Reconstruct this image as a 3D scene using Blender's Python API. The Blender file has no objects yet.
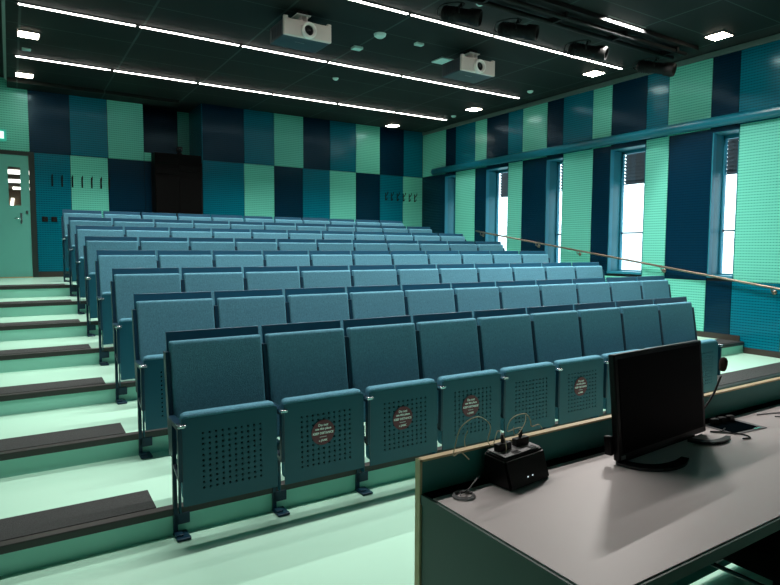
import bpy, bmesh, math, random
from mathutils import Vector, Matrix
random.seed(7)
S = bpy.context.scene
COL = S.collection

# ------------------------------------------------------------------ camera
def make_camera():
    cd = bpy.data.cameras.new('camera'); co = bpy.data.objects.new('camera', cd); COL.objects.link(co)
    f, C, yaw, pitch, roll = 598.108, Vector((-0.683, -3.343, 1.489)), 0.5654, -0.0734, 0.0042
    d = Vector((math.sin(yaw)*math.cos(pitch), math.cos(yaw)*math.cos(pitch), math.sin(pitch)))
    r = Vector((math.cos(yaw), -math.sin(yaw), 0)); u = r.cross(d)
    r2 = r*math.cos(roll)+u*math.sin(roll); u2 = -r*math.sin(roll)+u*math.cos(roll)
    M = Matrix((r2, u2, -d)).transposed().to_4x4(); M.translation = C
    co.matrix_world = M
    cd.sensor_fit = 'HORIZONTAL'; cd.sensor_width = 36.0; cd.lens = f*36.0/780.0
    cd.clip_start = 0.02; cd.clip_end = 300
    S.camera = co
make_camera()

# ------------------------------------------------------------------ world, exposure
W = bpy.data.worlds.new('daylight'); S.world = W; W.use_nodes = True
bgn = W.node_tree.nodes['Background']
bgn.inputs['Color'].default_value = (0.80, 0.92, 1.0, 1); bgn.inputs['Strength'].default_value = 4.5
vs = S.view_settings
vs.view_transform = 'Standard'; vs.look = 'None'; vs.gamma = 1.0; vs.exposure = 0.0
try: vs.use_curve_mapping = False
except Exception: pass
S.cycles.use_denoising = True
S.cycles.max_bounces = 10
S.cycles.diffuse_bounces = 5
S.cycles.sample_clamp_indirect = 6.0
LINE_L = 14.0      # radiance of the linear ceiling lights
LINE_W = 19.0      # lamp power per metre of linear light
SPOT_L = 32.0      # radiance of the square downlights

# ------------------------------------------------------------------ materials
def mat(name, col, rough=0.5, metal=0.0, spec=0.5, emit=None, es=0.0):
    m = bpy.data.materials.new(name); m.use_nodes = True
    b = m.node_tree.nodes['Principled BSDF']
    b.inputs['Base Color'].default_value = (*col, 1); b.inputs['Roughness'].default_value = rough
    b.inputs['Metallic'].default_value = metal; b.inputs['Specular IOR Level'].default_value = spec
    if emit:
        b.inputs['Emission Color'].default_value = (*emit, 1); b.inputs['Emission Strength'].default_value = es
    return m
def nd(m, t, **k):
    n = m.node_tree.nodes.new(t)
    for a, v in k.items(): setattr(n, a, v)
    return n
def noisy(m, scale=20, amt=0.12, bump=0.0, bscale=None, rough=0.0, stretch=None):
    """vary base colour by a noise and optionally add bump"""
    nt = m.node_tree; b = nt.nodes['Principled BSDF']; L = nt.links.new
    tc = nd(m, 'ShaderNodeTexCoord'); mp = nd(m, 'ShaderNodeMapping')
    if stretch: mp.inputs['Scale'].default_value = stretch
    L(tc.outputs['Object'], mp.inputs['Vector'])
    n = nd(m, 'ShaderNodeTexNoise'); n.inputs['Scale'].default_value = scale; n.inputs['Detail'].default_value = 4
    L(mp.outputs[0], n.inputs['Vector'])
    col = tuple(b.inputs['Base Color'].default_value)
    mx = nd(m, 'ShaderNodeMix', data_type='RGBA')
    mx.inputs[6].default_value = tuple(c*(1-amt) for c in col[:3])+(1,)
    mx.inputs[7].default_value = tuple(min(1, c*(1+amt)) for c in col[:3])+(1,)
    L(n.outputs['Fac'], mx.inputs[0]); L(mx.outputs[2], b.inputs['Base Color'])
    if bump:
        n2 = nd(m, 'ShaderNodeTexNoise'); n2.inputs['Scale'].default_value = bscale or scale*4; n2.inputs['Detail'].default_value = 3
        L(mp.outputs[0], n2.inputs['Vector'])
        bp = nd(m, 'ShaderNodeBump'); bp.inputs['Strength'].default_value = bump; bp.inputs['Distance'].default_value = 0.01
        L(n2.outputs['Fac'], bp.inputs['Height']); L(bp.outputs[0], b.inputs['Normal'])
    return m

def panel_mat(name, col, groove, rough=0.42, axis='x'):
    """milled acoustic panel: horizontal grooves with small perforations"""
    m = mat(name, col, rough-0.12, spec=0.40); nt = m.node_tree; b = nt.nodes['Principled BSDF']; L = nt.links.new
    b.inputs['Specular Tint'].default_value = (0.45, 0.80, 1.0, 1)
    tc = nd(m, 'ShaderNodeTexCoord'); sp = nd(m, 'ShaderNodeSeparateXYZ'); L(tc.outputs['Object'], sp.inputs[0])
    def frac(sock, pitch):
        a = nd(m, 'ShaderNodeMath', operation='DIVIDE'); a.inputs[1].default_value = pitch; L(sock, a.inputs[0])
        f = nd(m, 'ShaderNodeMath', operation='FRACT'); L(a.outputs[0], f.inputs[0])
        s = nd(m, 'ShaderNodeMath', operation='SUBTRACT'); s.inputs[1].default_value = 0.5; L(f.outputs[0], s.inputs[0])
        ab = nd(m, 'ShaderNodeMath', operation='ABSOLUTE'); L(s.outputs[0], ab.inputs[0]); return ab.outputs[0]
    fz = frac(sp.outputs['Z'], 0.036); fx = frac(sp.outputs['X' if axis == 'x' else 'Y'], 0.036)
    gz = nd(m, 'ShaderNodeMapRange'); gz.inputs[1].default_value = 0.30; gz.inputs[2].default_value = 0.40; L(fz, gz.inputs[0])   # 1 in the groove
    gx = nd(m, 'ShaderNodeMapRange'); gx.inputs[1].default_value = 0.22; gx.inputs[2].default_value = 0.34; L(fx, gx.inputs[0])
    hole = nd(m, 'ShaderNodeMath', operation='MULTIPLY'); L(gz.outputs[0], hole.inputs[0]); L(gx.outputs[0], hole.inputs[1])
    g2 = nd(m, 'ShaderNodeMath', operation='MULTIPLY'); g2.inputs[1].default_value = 0.5; L(gz.outputs[0], g2.inputs[0])
    mxf = nd(m, 'ShaderNodeMath', operation='MAXIMUM'); L(hole.outputs[0], mxf.inputs[0]); L(g2.outputs[0], mxf.inputs[1])
    mx = nd(m, 'ShaderNodeMix', data_type='RGBA'); mx.inputs[6].default_value = (*col, 1); mx.inputs[7].default_value = (*groove, 1)
    L(mxf.outputs[0], mx.inputs[0]); L(mx.outputs[2], b.inputs['Base Color'])
    inv = nd(m, 'ShaderNodeMath', operation='SUBTRACT'); inv.inputs[0].default_value = 1.0; L(mxf.outputs[0], inv.inputs[1])
    bp = nd(m, 'ShaderNodeBump'); bp.inputs['Strength'].default_value = 0.25; bp.inputs['Distance'].default_value = 0.004
    L(inv.outputs[0], bp.inputs['Height']); L(bp.outputs[0], b.inputs['Normal'])
    return m

NAVY, TEAL, MINT = (0.0005, 0.019, 0.044), (0.0005, 0.150, 0.225), (0.165, 0.620, 0.500)
PM = {}
for ax in 'xy':
    PM['N'+ax] = panel_mat('navy acoustic panel '+ax, NAVY, (0.001, 0.010, 0.022), 0.30, ax)
    PM['T'+ax] = panel_mat('teal acoustic panel '+ax, TEAL, (0.001, 0.045, 0.070), 0.30, ax)
    PM['M'+ax] = panel_mat('mint acoustic panel '+ax, MINT, (0.040, 0.300, 0.220), 0.32, ax)
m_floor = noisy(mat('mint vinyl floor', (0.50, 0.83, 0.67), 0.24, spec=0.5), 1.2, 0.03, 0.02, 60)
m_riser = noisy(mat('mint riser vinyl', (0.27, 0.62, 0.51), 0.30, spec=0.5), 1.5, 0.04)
m_nose = noisy(mat('black rubber nosing', (0.020, 0.020, 0.018), 0.45), 40, 0.2)
m_mat = noisy(mat('grey entrance mat', (0.042, 0.047, 0.047), 0.85, spec=0.25), 90, 0.35, 0.4, 260)
m_base = noisy(mat('brown black baseboard', (0.030, 0.024, 0.018), 0.6), 20, 0.2)
m_wall = mat('dark wall backing', (0.010, 0.016, 0.020), 0.8)
m_plain = mat('painted side wall', (0.10, 0.30, 0.26), 0.6)
m_ceil_up = mat('black soffit', (0.006, 0.009, 0.009), 0.8)
m_trim = mat('grey ceiling trim', (0.13, 0.17, 0.155), 0.5)
m_steel_teal = mat('teal painted steel', (0.004, 0.13, 0.19), 0.32)
m_frame_blue = mat('blue painted window frame', (0.020, 0.190, 0.270), 0.45, spec=0.2)
m_frame_teal = mat('teal painted window reveal', (0.002, 0.130, 0.170), 0.45, spec=0.3)
m_fab = noisy(mat('blue grey seat fabric', (0.086, 0.258, 0.345), 0.85, spec=0.25), 130, 0.45, 0.5, 320, stretch=(1, 1, 0.6))
m_seatmetal = noisy(mat('petrol painted metal', (0.004, 0.074, 0.112), 0.42, spec=0.4), 8, 0.06)
m_seatdark = mat('dark petrol metal', (0.002, 0.030, 0.058), 0.42, spec=0.35)
m_board = mat('navy laminate board', (0.006, 0.068, 0.125), 0.40, spec=0.4)
m_chrome = mat('bright aluminium', (0.65, 0.68, 0.72), 0.22, metal=1.0)
m_blackhole = mat('black felt lining', (0.002, 0.005, 0.007), 0.9, spec=0.0)
m_black = noisy(mat('black plastic', (0.004, 0.004, 0.0045), 0.38, spec=0.3), 30, 0.15)
m_blackmatt = noisy(mat('matt black metal', (0.0035, 0.004, 0.004), 0.6, spec=0.2), 30, 0.2)
m_screen = mat('switched off screen', (0.0008, 0.0008, 0.001), 0.5, spec=0.04)
m_desk = noisy(mat('grey desk laminate', (0.64, 0.58, 0.575), 0.42, spec=0.5), 6, 0.03)
m_deskgreen = noisy(mat('dark green desk panel', (0.036, 0.094, 0.078), 0.45), 6, 0.08)
m_screenpanel = noisy(mat('teal green desk screen', (0.030, 0.250, 0.225), 0.5), 6, 0.08)
m_wood = noisy(mat('pale plywood edge', (0.75, 0.58, 0.33), 0.5), 30, 0.2, stretch=(0.2, 1, 1))
m_brass = mat('brushed handrail metal', (0.24, 0.19, 0.15), 0.35, metal=1.0)
m_white = mat('off white plastic', (0.85, 0.80, 0.76), 0.45)
m_pfront = mat('warm grey projector front', (0.62, 0.54, 0.50), 0.45)
m_whitecool = mat('pale ceiling plastic', (0.42, 0.62, 0.58), 0.5)
m_projside = mat('grey projector casing', (0.014, 0.030, 0.040), 0.5)
m_lensglass = mat('lens glass', (0.006, 0.008, 0.010), 0.15, spec=0.4)
m_door = noisy(mat('mint green door', (0.130, 0.450, 0.390), 0.42), 3, 0.04)
m_doorframe = mat('dark door frame', (0.010, 0.022, 0.020), 0.5)
m_thresh = mat('oak threshold', (0.50, 0.30, 0.10), 0.5)
m_corr = mat('corridor wall paint', (0.28, 0.20, 0.13), 0.7)
m_line = mat('linear light diffuser', (0.9, 0.9, 0.9), 0.5, emit=(1.0, 0.93, 0.87), es=LINE_L)
m_sq = mat('downlight diffuser', (0.9, 0.9, 0.9), 0.5, emit=(1.0, 0.90, 0.72), es=SPOT_L)
m_corrglow = mat('corridor lamp and streak', (0.9, 0.9, 0.9), 0.5, emit=(1.0, 0.93, 0.85), es=4.0)
m_exit = mat('lit exit sign green', (0.0, 0.3, 0.2), 0.5, emit=(0.05, 0.55, 0.42), es=0.55)
m_exitw = mat('lit exit sign white', (0.9, 0.9, 0.9), 0.5, emit=(0.75, 1.0, 0.92), es=1.1)
m_sticker = noisy(mat('brownish red sticker', (0.160, 0.044, 0.056), 0.6, spec=0.2), 12, 0.1)
m_stickertext = mat('sticker white print', (0.85, 0.82, 0.80), 0.5)
m_beige = mat('beige cable', (0.75, 0.62, 0.42), 0.45)
m_greycable = mat('grey cable', (0.22, 0.22, 0.23), 0.4)
m_foam = noisy(mat('brown microphone foam', (0.045, 0.022, 0.018), 0.95), 200, 0.4, 0.5, 500)
m_blind = mat('dark blind slat', (0.030, 0.030, 0.040), 0.55)
m_snow = noisy(mat('pale outdoor ground', (0.75, 0.82, 0.84), 0.9), 0.3, 0.1)
m_facade = mat('pale outdoor facade', (0.72, 0.80, 0.82), 0.9)
m_led = mat('small indicator lamp', (0.6, 0.8, 0.9), 0.4, emit=(0.7, 0.85, 0.9), es=0.8)
m_edge_glint = mat('slot edge with glowing highlight', (0.5, 0.5, 0.5), 0.5, emit=(0.85, 0.92, 0.95), es=0.8)  # not a lamp: emission imitates a highlight on bare trim

# ceiling raft: dark metal tiles on a grid
m_raft = mat('charcoal ceiling tiles', (0.012, 0.019, 0.018), 0.65, spec=0.15)
def _raft():
    m = m_raft; nt = m.node_tree; b = nt.nodes['Principled BSDF']; L = nt.links.new
    tc = nd(m, 'ShaderNodeTexCoord'); sp = nd(m, 'ShaderNodeSeparateXYZ'); L(tc.outputs['Object'], sp.inputs[0])
    def line(sock, off, pitch, w):
        s = nd(m, 'ShaderNodeMath', operation='SUBTRACT'); s.inputs[1].default_value = off; L(sock, s.inputs[0])
        a = nd(m, 'ShaderNodeMath', operation='DIVIDE'); a.inputs[1].default_value = pitch; L(s.outputs[0], a.inputs[0])
        f = nd(m, 'ShaderNodeMath', operation='FRACT'); L(a.outputs[0], f.inputs[0])
        c = nd(m, 'ShaderNodeMath', operation='LESS_THAN'); c.inputs[1].default_value = w/pitch; L(f.outputs[0], c.inputs[0]); return c.outputs[0]
    lx = line(sp.outputs['X'], 0.655-1.2*4-0.012, 1.216, 0.024); ly = line(sp.outputs['Y'], 2.22-2.03*4+0.66, 0.6767, 0.014)
    mm = nd(m, 'ShaderNodeMath', operation='MAXIMUM'); L(lx, mm.inputs[0]); L(ly, mm.inputs[1])
    n = nd(m, 'ShaderNodeTexNoise'); n.inputs['Scale'].default_value = 350; L(tc.outputs['Object'], n.inputs['Vector'])
    c1 = nd(m, 'ShaderNodeMix', data_type='RGBA'); c1.inputs[6].default_value = (0.004, 0.007, 0.0065, 1); c1.inputs[7].default_value = (0.009, 0.014, 0.013, 1)
    L(n.outputs['Fac'], c1.inputs[0])
    mx = nd(m, 'ShaderNodeMix', data_type='RGBA'); mx.inputs[7].default_value = (0.034, 0.052, 0.049, 1)
    L(mm.outputs[0], mx.inputs[0]); L(c1.outputs[2], mx.inputs[6]); L(mx.outputs[2], b.inputs['Base Color'])
_raft()

# glass: architectural pane (transparent with a little gloss)
m_glass = bpy.data.materials.new('window glass'); m_glass.use_nodes = True
_nt = m_glass.node_tree; _nt.nodes.clear()
_o = _nt.nodes.new('ShaderNodeOutputMaterial'); _t = _nt.nodes.new('ShaderNodeBsdfTransparent'); _g = _nt.nodes.new('ShaderNodeBsdfGlossy')
_g.inputs['Roughness'].default_value = 0.03; _m = _nt.nodes.new('ShaderNodeMixShader'); _m.inputs[0].default_value = 0.06
_t.inputs['Color'].default_value = (0.93, 0.98, 0.98, 1)
_nt.links.new(_t.outputs[0], _m.inputs[1]); _nt.links.new(_g.outputs[0], _m.inputs[2]); _nt.links.new(_m.outputs[0], _o.inputs[0])

# ------------------------------------------------------------------ mesh helpers
def box(bm, x0, x1, y0, y1, z0, z1, mi=0, bev=0.0, seg=2, M=None):
    v = [bm.verts.new((x, y, z)) for z in (z0, z1) for y in (y0, y1) for x in (x0, x1)]
    F = [(0, 2, 3, 1), (4, 5, 7, 6), (0, 1, 5, 4), (2, 6, 7, 3), (0, 4, 6, 2), (1, 3, 7, 5)]
    fs = [bm.faces.new([v[i] for i in f]) for f in F]
    for f in fs: f.material_index = mi
    vs_ = v
    if bev > 0:
        es = list({e for f in fs for e in f.edges})
        r = bmesh.ops.bevel(bm, geom=es, offset=bev, segments=seg, profile=0.6, affect='EDGES')
        for f in r['faces']: f.material_index = mi; f.smooth = True
        vs_ = list({w for f in fs if f.is_valid for w in f.verts} | {w for f in r['faces'] for w in f.verts})
    if M is not None:
        for w in vs_: w.co = M @ w.co
    return vs_
def tube(bm, pts, r, n=8, mi=0, cap=True):
    pts = [Vector(p) for p in pts]; rings = []
    rr = r if isinstance(r, (list, tuple)) else [r]*len(pts)
    up = Vector((0, 0, 1))
    t0 = (pts[1]-pts[0]).normalized()
    if abs(t0.dot(up)) > 0.9: up = Vector((1, 0, 0))
    nrm = (up - t0*up.dot(t0)).normalized()
    for i, p in enumerate(pts):
        t = (pts[min(i+1, len(pts)-1)]-pts[max(i-1, 0)]).normalized()
        nrm = (nrm - t*nrm.dot(t)).normalized(); b = t.cross(nrm)
        rings.append([bm.verts.new(p+(nrm*math.cos(2*math.pi*k/n)+b*math.sin(2*math.pi*k/n))*rr[i]) for k in range(n)])
    for a, c in zip(rings, rings[1:]):
        for k in range(n):
            f = bm.faces.new((a[k], a[(k+1) % n], c[(k+1) % n], c[k])); f.smooth = True; f.material_index = mi
    if cap:
        for rg, fl in ((rings[0], True), (rings[-1], False)):
            f = bm.faces.new(rg[::-1] if fl else rg); f.material_index = mi
def smooth_path(P, k=8):
    P = [Vector(p) for p in P]; out = []
    for i in range(len(P)-1):
        p0, p1, p2, p3 = P[max(i-1, 0)], P[i], P[i+1], P[min(i+2, len(P)-1)]
        for j in range(k):
            t = j/k
            out.append(0.5*((2*p1)+(-p0+p2)*t+(2*p0-5*p1+4*p2-p3)*t*t+(-p0+3*p1-3*p2+p3)*t*t*t))
    out.append(P[-1]); return out
def prism(bm, poly, z0, z1, mi=0):
    """poly: list of (x,y); extruded in z"""
    a = [bm.verts.new((x, y, z0)) for x, y in poly]; b = [bm.verts.new((x, y, z1)) for x, y in poly]
    n = len(poly)
    fs = [bm.faces.new(a[::-1]), bm.faces.new(b)]+[bm.faces.new((a[i], a[(i+1) % n], b[(i+1) % n], b[i])) for i in range(n)]
    for f in fs: f.material_index = mi
    return a+b
def lathe(bm, prof, n=24, M=None, mi=0):
    """prof: (r,z) pairs; revolve about z"""
    rings = []; nv = []
    for r, z in prof:
        if r < 1e-6: v = bm.verts.new((0, 0, z)); rings.append([v]); nv.append(v)
        else:
            ring = [bm.verts.new((r*math.cos(2*math.pi*k/n), r*math.sin(2*math.pi*k/n), z)) for k in range(n)]; rings.append(ring); nv += ring
    for a, c in zip(rings, rings[1:]):
        for k in range(n):
            k2 = (k+1) % n
            if len(a) == 1 and len(c) == 1: continue
            if len(a) == 1: vv = (a[0], c[k], c[k2])
            elif len(c) == 1: vv = (a[k], a[k2], c[0])
            else: vv = (a[k], a[k2], c[k2], c[k])
            f = bm.faces.new(vv); f.material_index = mi; f.smooth = True
    if M is not None:
        for v in nv: v.co = M @ v.co
def obj(name, bm, mats, parent=None, loc=None, recalc=True):
    if recalc: bmesh.ops.recalc_face_normals(bm, faces=bm.faces)
    me = bpy.data.meshes.new(name); bm.to_mesh(me); bm.free()
    for m in (mats if isinstance(mats, (list, tuple)) else [mats]): me.materials.append(m)
    o = bpy.data.objects.new(name, me); COL.objects.link(o)
    if parent: o.parent = parent
    if loc: o.location = loc
    return o
def bx(name, x0, x1, y0, y1, z0, z1, m, parent=None, bev=0.0, seg=2):
    bm = bmesh.new(); box(bm, x0, x1, y0, y1, z0, z1, 0, bev, seg); return obj(name, bm, m, parent)
def tag(o, label, cat, group=None):
    o['label'] = label; o['category'] = cat
    if group: o['group'] = group
    return o
def thing(name, label, cat, loc=(0, 0, 0), rz=0.0, group=None):
    o = bpy.data.objects.new(name, None); COL.objects.link(o); o.location = loc; o.rotation_euler = (0, 0, rz)
    o.empty_display_size = 0.1
    return tag(o, label, cat, group)
def struct(o): o['kind'] = 'structure'; return o
def copy_tree(o, parent=None):
    c = o.copy(); COL.objects.link(c); c.parent = parent
    for ch in list(o.children): copy_tree(ch, c)
    return c

# ------------------------------------------------------------------ dimensions
D, HS, A = 0.9423, 0.1424, -0.2042          # row pitch, step height, first riser
SW = 0.54                                    # seat pitch
XW, YB, XL, YF = 7.397, 8.019, -1.75, -6.0   # wall faces: right, back, left, front
ZC = 4.15; ZR = 4.05
ORD = ['', 'first', 'second', 'third', 'fourth', 'fifth', 'sixth', 'seventh', 'eighth', 'ninth', 'tenth', 'eleventh']

# ------------------------------------------------------------------ floor and tribune
fl = bx('floor', XL, XW+0.02, YF, YB+0.02, -0.15, 0.0, m_floor); struct(fl)
def rise(n): return D*(n-1)+A
bm = bmesh.new()
for n in range(1, 8):
    y0 = rise(n); y1 = rise(n+1) if n < 7 else YB+0.02
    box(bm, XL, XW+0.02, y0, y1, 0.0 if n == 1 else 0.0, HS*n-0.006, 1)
    box(bm, XL, XW+0.02, y0, y1, HS*n-0.006, HS*n, 0)
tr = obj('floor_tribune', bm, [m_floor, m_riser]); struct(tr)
for n in range(1, 8):
    y0 = rise(n)
    bm = bmesh.new()
    box(bm, XL, XW, y0-0.012, y0+0.045, HS*n-0.036, HS*n+0.004, 0, 0.004, 1)
    struct(obj('trim_%d' % n, bm, m_nose))
where = {1: 'lowest step of the left aisle', 2: 'second step from the bottom of the left aisle', 3: 'third step from the bottom of the left aisle',
         4: 'fourth step from the bottom of the left aisle', 5: 'fifth step from the bottom of the left aisle', 6: 'sixth step from the bottom of the left aisle', 7: 'topmost step of the left aisle'}
for n in range(1, 8):
    y0 = rise(n)+0.046
    bm = bmesh.new()
    prism(bm, [(XL+0.05, y0), (-0.09, y0), (-0.085, y0+0.26), (XL+0.05, y0+0.26)], HS*n, HS*n+0.006)
    o = obj('step_mat', bm, m_mat); tag(o, 'dark grey anti-slip mat on the '+where[n], 'mat', 'mats on the left aisle steps')
bm = bmesh.new()
y0 = rise(1)+0.046
prism(bm, [(4.98, y0), (XW-0.05, y0), (XW-0.05, y0+0.30), (4.98, y0+0.30)], HS, HS+0.006)
tag(obj('step_mat', bm, m_mat), 'grey anti-slip mat on the first step right of the front row', 'mat', 'mats on the right aisle steps')
for n in range(2, 8):
    bm = bmesh.new(); y0 = rise(n)+0.046
    prism(bm, [(6.05, y0), (XW-0.03, y0), (XW-0.03, y0+0.26), (6.05, y0+0.26)], HS*n, HS*n+0.006)
    tag(obj('step_mat', bm, m_mat), 'grey anti-slip mat on the %s step of the right aisle, beside the handrail' % ORD[n], 'mat', 'mats on the right aisle steps')

# ------------------------------------------------------------------ walls
def wall_panel(wall, axis, c, lo, hi, z0, z1, kind):
    """cladding panel 20 mm thick; axis x: back wall at y=c; axis y: right wall at x=c"""
    bm = bmesh.new(); g = 0.003
    if axis == 'x': box(bm, lo+g, hi-g, c, c+0.02, z0+g, z1-g, 0, 0.002, 1)
    else: box(bm, c, c+0.02, lo+g, hi-g, z0+g, z1-g, 0, 0.002, 1)
    return obj('wall_panel', bm, PM[kind+axis], wall)
Z7 = HS*7
# back wall backing with openings for door and niche
bm = bmesh.new()
Y0, Y1 = YB+0.02, YB+0.20
box(bm, XL, -1.35, Y0, Y1, 0.0, 4.3); box(bm, -1.35, -0.36, Y0, Y1, 3.0, 4.3); box(bm, -1.35, -0.36, Y0, Y1, 0.0, Z7-0.002)
box(bm, -0.36, 1.378, Y0, Y1, 0.0, 4.3); box(bm, 1.378, 2.405, Y0, Y1, 0.0, 3.05); box(bm, 2.405, XW+0.02, Y0, Y1, 0.0, 4.3)
wb = struct(obj('wall_back', bm, m_wall))
UP = [(-0.96, -0.354, 'M'), (-0.354, 0.23, 'N'), (0.23, 0.799, 'T'), (0.799, 1.378, 'M')]
for a, b_, k in UP: wall_panel(wb, 'x', YB, a, b_, 3.012, 4.14, k)
wall_panel(wb, 'x', YB, XL, -0.96, 3.012, 4.14, 'T')
UPR = [(2.405, 3.193, 'N'), (3.193, 3.801, 'T'), (3.801, 4.428, 'M'), (4.428, 5.031, 'N'), (5.031, 5.649, 'T'), (5.649, 6.249, 'M'), (6.249, 6.879, 'N'), (6.879, XW, 'T')]
for a, b_, k in UPR: wall_panel(wb, 'x', YB, a, b_, 3.113, 4.14, k)
LO = [(-0.30, 0.217, 'T'), (0.217, 0.79, 'M'), (0.79, 1.378, 'N'), (1.378, 1.49, 'N')]
for a, b_, k in LO: wall_panel(wb, 'x', YB, a, b_, 1.084, 3.012, k)
wall_panel(wb, 'x', YB, XL, -1.42, 1.084, 3.012, 'N')
LOR = [(2.39, 3.184, 'T'), (3.184, 3.797, 'M'), (3.797, 4.411, 'N'), (4.411, 5.026, 'T'), (5.026, 5.649, 'M'), (5.649, 6.254, 'N'), (6.254, 6.863, 'T'), (6.863, XW, 'M')]
for a, b_, k in LOR: wall_panel(wb, 'x', YB, a, b_, 1.084, 3.113, k)
wall_panel(wb, 'x', YB, 1.378, 1.50, 3.012, 3.165, 'M')
# niche above the cabinet
bm = bmesh.new()
box(bm, 1.30, 1.378, Y1, 8.95, 3.0, 4.3); box(bm, 2.405, 2.48, YB+0.201, 8.95, 3.0, 4.3)
box(bm, 1.30, 2.48, 8.95, 9.05, 3.0, 4.3); box(bm, 1.30, 2.48, Y1, 8.95, 2.95, 3.0)
nb = obj('niche_lining', bm, m_wall, wb)
wall_panel(wb, 'x', 8.925, 1.378, 2.168, 3.0, 4.14, 'N'); wall_panel(wb, 'x', 8.925, 2.168, 2.405, 3.0, 4.14, 'M')
bm = bmesh.new(); box(bm, 2.388, 2.405, YB+0.003, 8.92, 3.05, 4.14); obj('wall_panel', bm, PM['Ty'], wb)
# baseboards
struct(bx('baseboard_back', -0.30, XW-0.001, YB-0.012, YB+0.02, Z7, 1.082, m_base))

# right wall: piers and windows
WIN = [(-2.60, -1.97), (-0.99, -0.36), (0.911, 1.265), (2.272, 2.897), (3.858, 4.236), (5.20, 5.828), (6.80, 7.167)]  # first two are out of view, added to let in more daylight
ZS, ZT = 1.144, 3.065
XO = 7.74
bm = bmesh.new()
ys = YF
for a, b_ in WIN:
    box(bm, XW+0.02, XO, ys, a, 0, 4.3); box(bm, XW+0.02, XO, a, b_, 0, ZS-0.036); box(bm, XW+0.02, XO, a, b_, ZT, 4.3); ys = b_
box(bm, XW+0.02, XO, ys, YB+0.2, 0, 4.3)
wr = struct(obj('wall_right', bm, m_wall))
RU = [(7.154, YB, 'M'), (6.808, 7.154, 'N'), (6.178, 6.808, 'T'), (5.829, 6.178, 'M'), (5.221, 5.829, 'N'), (4.839, 5.221, 'T'), (4.241, 4.839, 'M'), (3.878, 4.241, 'N'),
      (3.262, 3.878, 'T'), (2.896, 3.262, 'M'), (2.283, 2.896, 'N'), (1.931, 2.283, 'T'), (1.303, 1.931, 'M'), (0.938, 1.303, 'N'), (0.33, 0.938, 'T'), (-0.03, 0.33, 'M'), (-0.63, -0.03, 'N'),
      (-0.99, -0.63, 'T'), (-1.6, -0.99, 'M'), (-1.97, -1.6, 'N'), (-2.6, -1.97, 'T'), (-3.3, -2.6, 'M')]
for a, b_, k in RU: wall_panel(wr, 'y', XW, a, b_, 3.12, 4.07, k)
RL = [(7.167, YB, 'N'), (6.164, 6.80, 'M'), (5.828, 6.164, 'N'), (4.83, 5.20, 'M'), (4.236, 4.83, 'N'), (3.237, 3.858, 'M'), (2.897, 3.237, 'N'), (1.90, 2.272, 'M'), (1.265, 1.90, 'N'),
      (0.30, 0.911, 'M'), (-0.36, 0.30, 'N'), (-1.6, -0.99, 'M'), (-1.97, -1.6, 'N'), (-3.3, -2.6, 'N')]
for a, b_, k in RL: wall_panel(wr, 'y', XW, a, b_, 1.07, 3.12, k)
for i, (a, b_) in enumerate(WIN): wall_panel(wr, 'y', XW, a, b_, ZT, 3.12, 'N')
RB = [(1.90, 2.40, 'T'), (1.275, 1.90, 'M'), (0.923, 1.275, 'N'), (0.30, 0.923, 'T'), (-0.36, 0.30, 'M'), (-0.99, -0.36, 'N'), (-1.6, -0.99, 'T'), (-3.3, -1.6, 'N')]
for a, b_, k in RB:
    n0 = max(0, math.floor((a-A)/D)+1)
    zb = HS*n0+0.055 if a > A else 0.07
    if k == 'N' and abs(a-0.923) < 1e-6: zb = 2*HS+0.07
    wall_panel(wr, 'y', XW, a, b_, zb, 1.07, k)
for a, b_, k in [(2.40, 3.0, 'M'), (3.0, 3.86, 'N'), (3.86, 4.8, 'T'), (4.8, 5.8, 'M'), (5.8, 6.8, 'N'), (6.8, YB, 'T')]:
    n0 = math.floor((b_-A)/D)+1; wall_panel(wr, 'y', XW, a, b_, min(n0, 7)*HS+0.0, 1.07, k)
# stepped baseboard on the right wall
bm = bmesh.new()
box(bm, XW-0.012, XW+0.02, YF, rise(1)-0.013, 0, 0.075)
for n in range(1, 8):
    y0 = rise(n)+0.046; y1 = rise(n+1)-0.013 if n < 7 else YB-0.013
    box(bm, XW-0.012, XW+0.02, y0, y1, HS*n, HS*n+0.075)
struct(obj('baseboard_right', bm, m_base))
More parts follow.
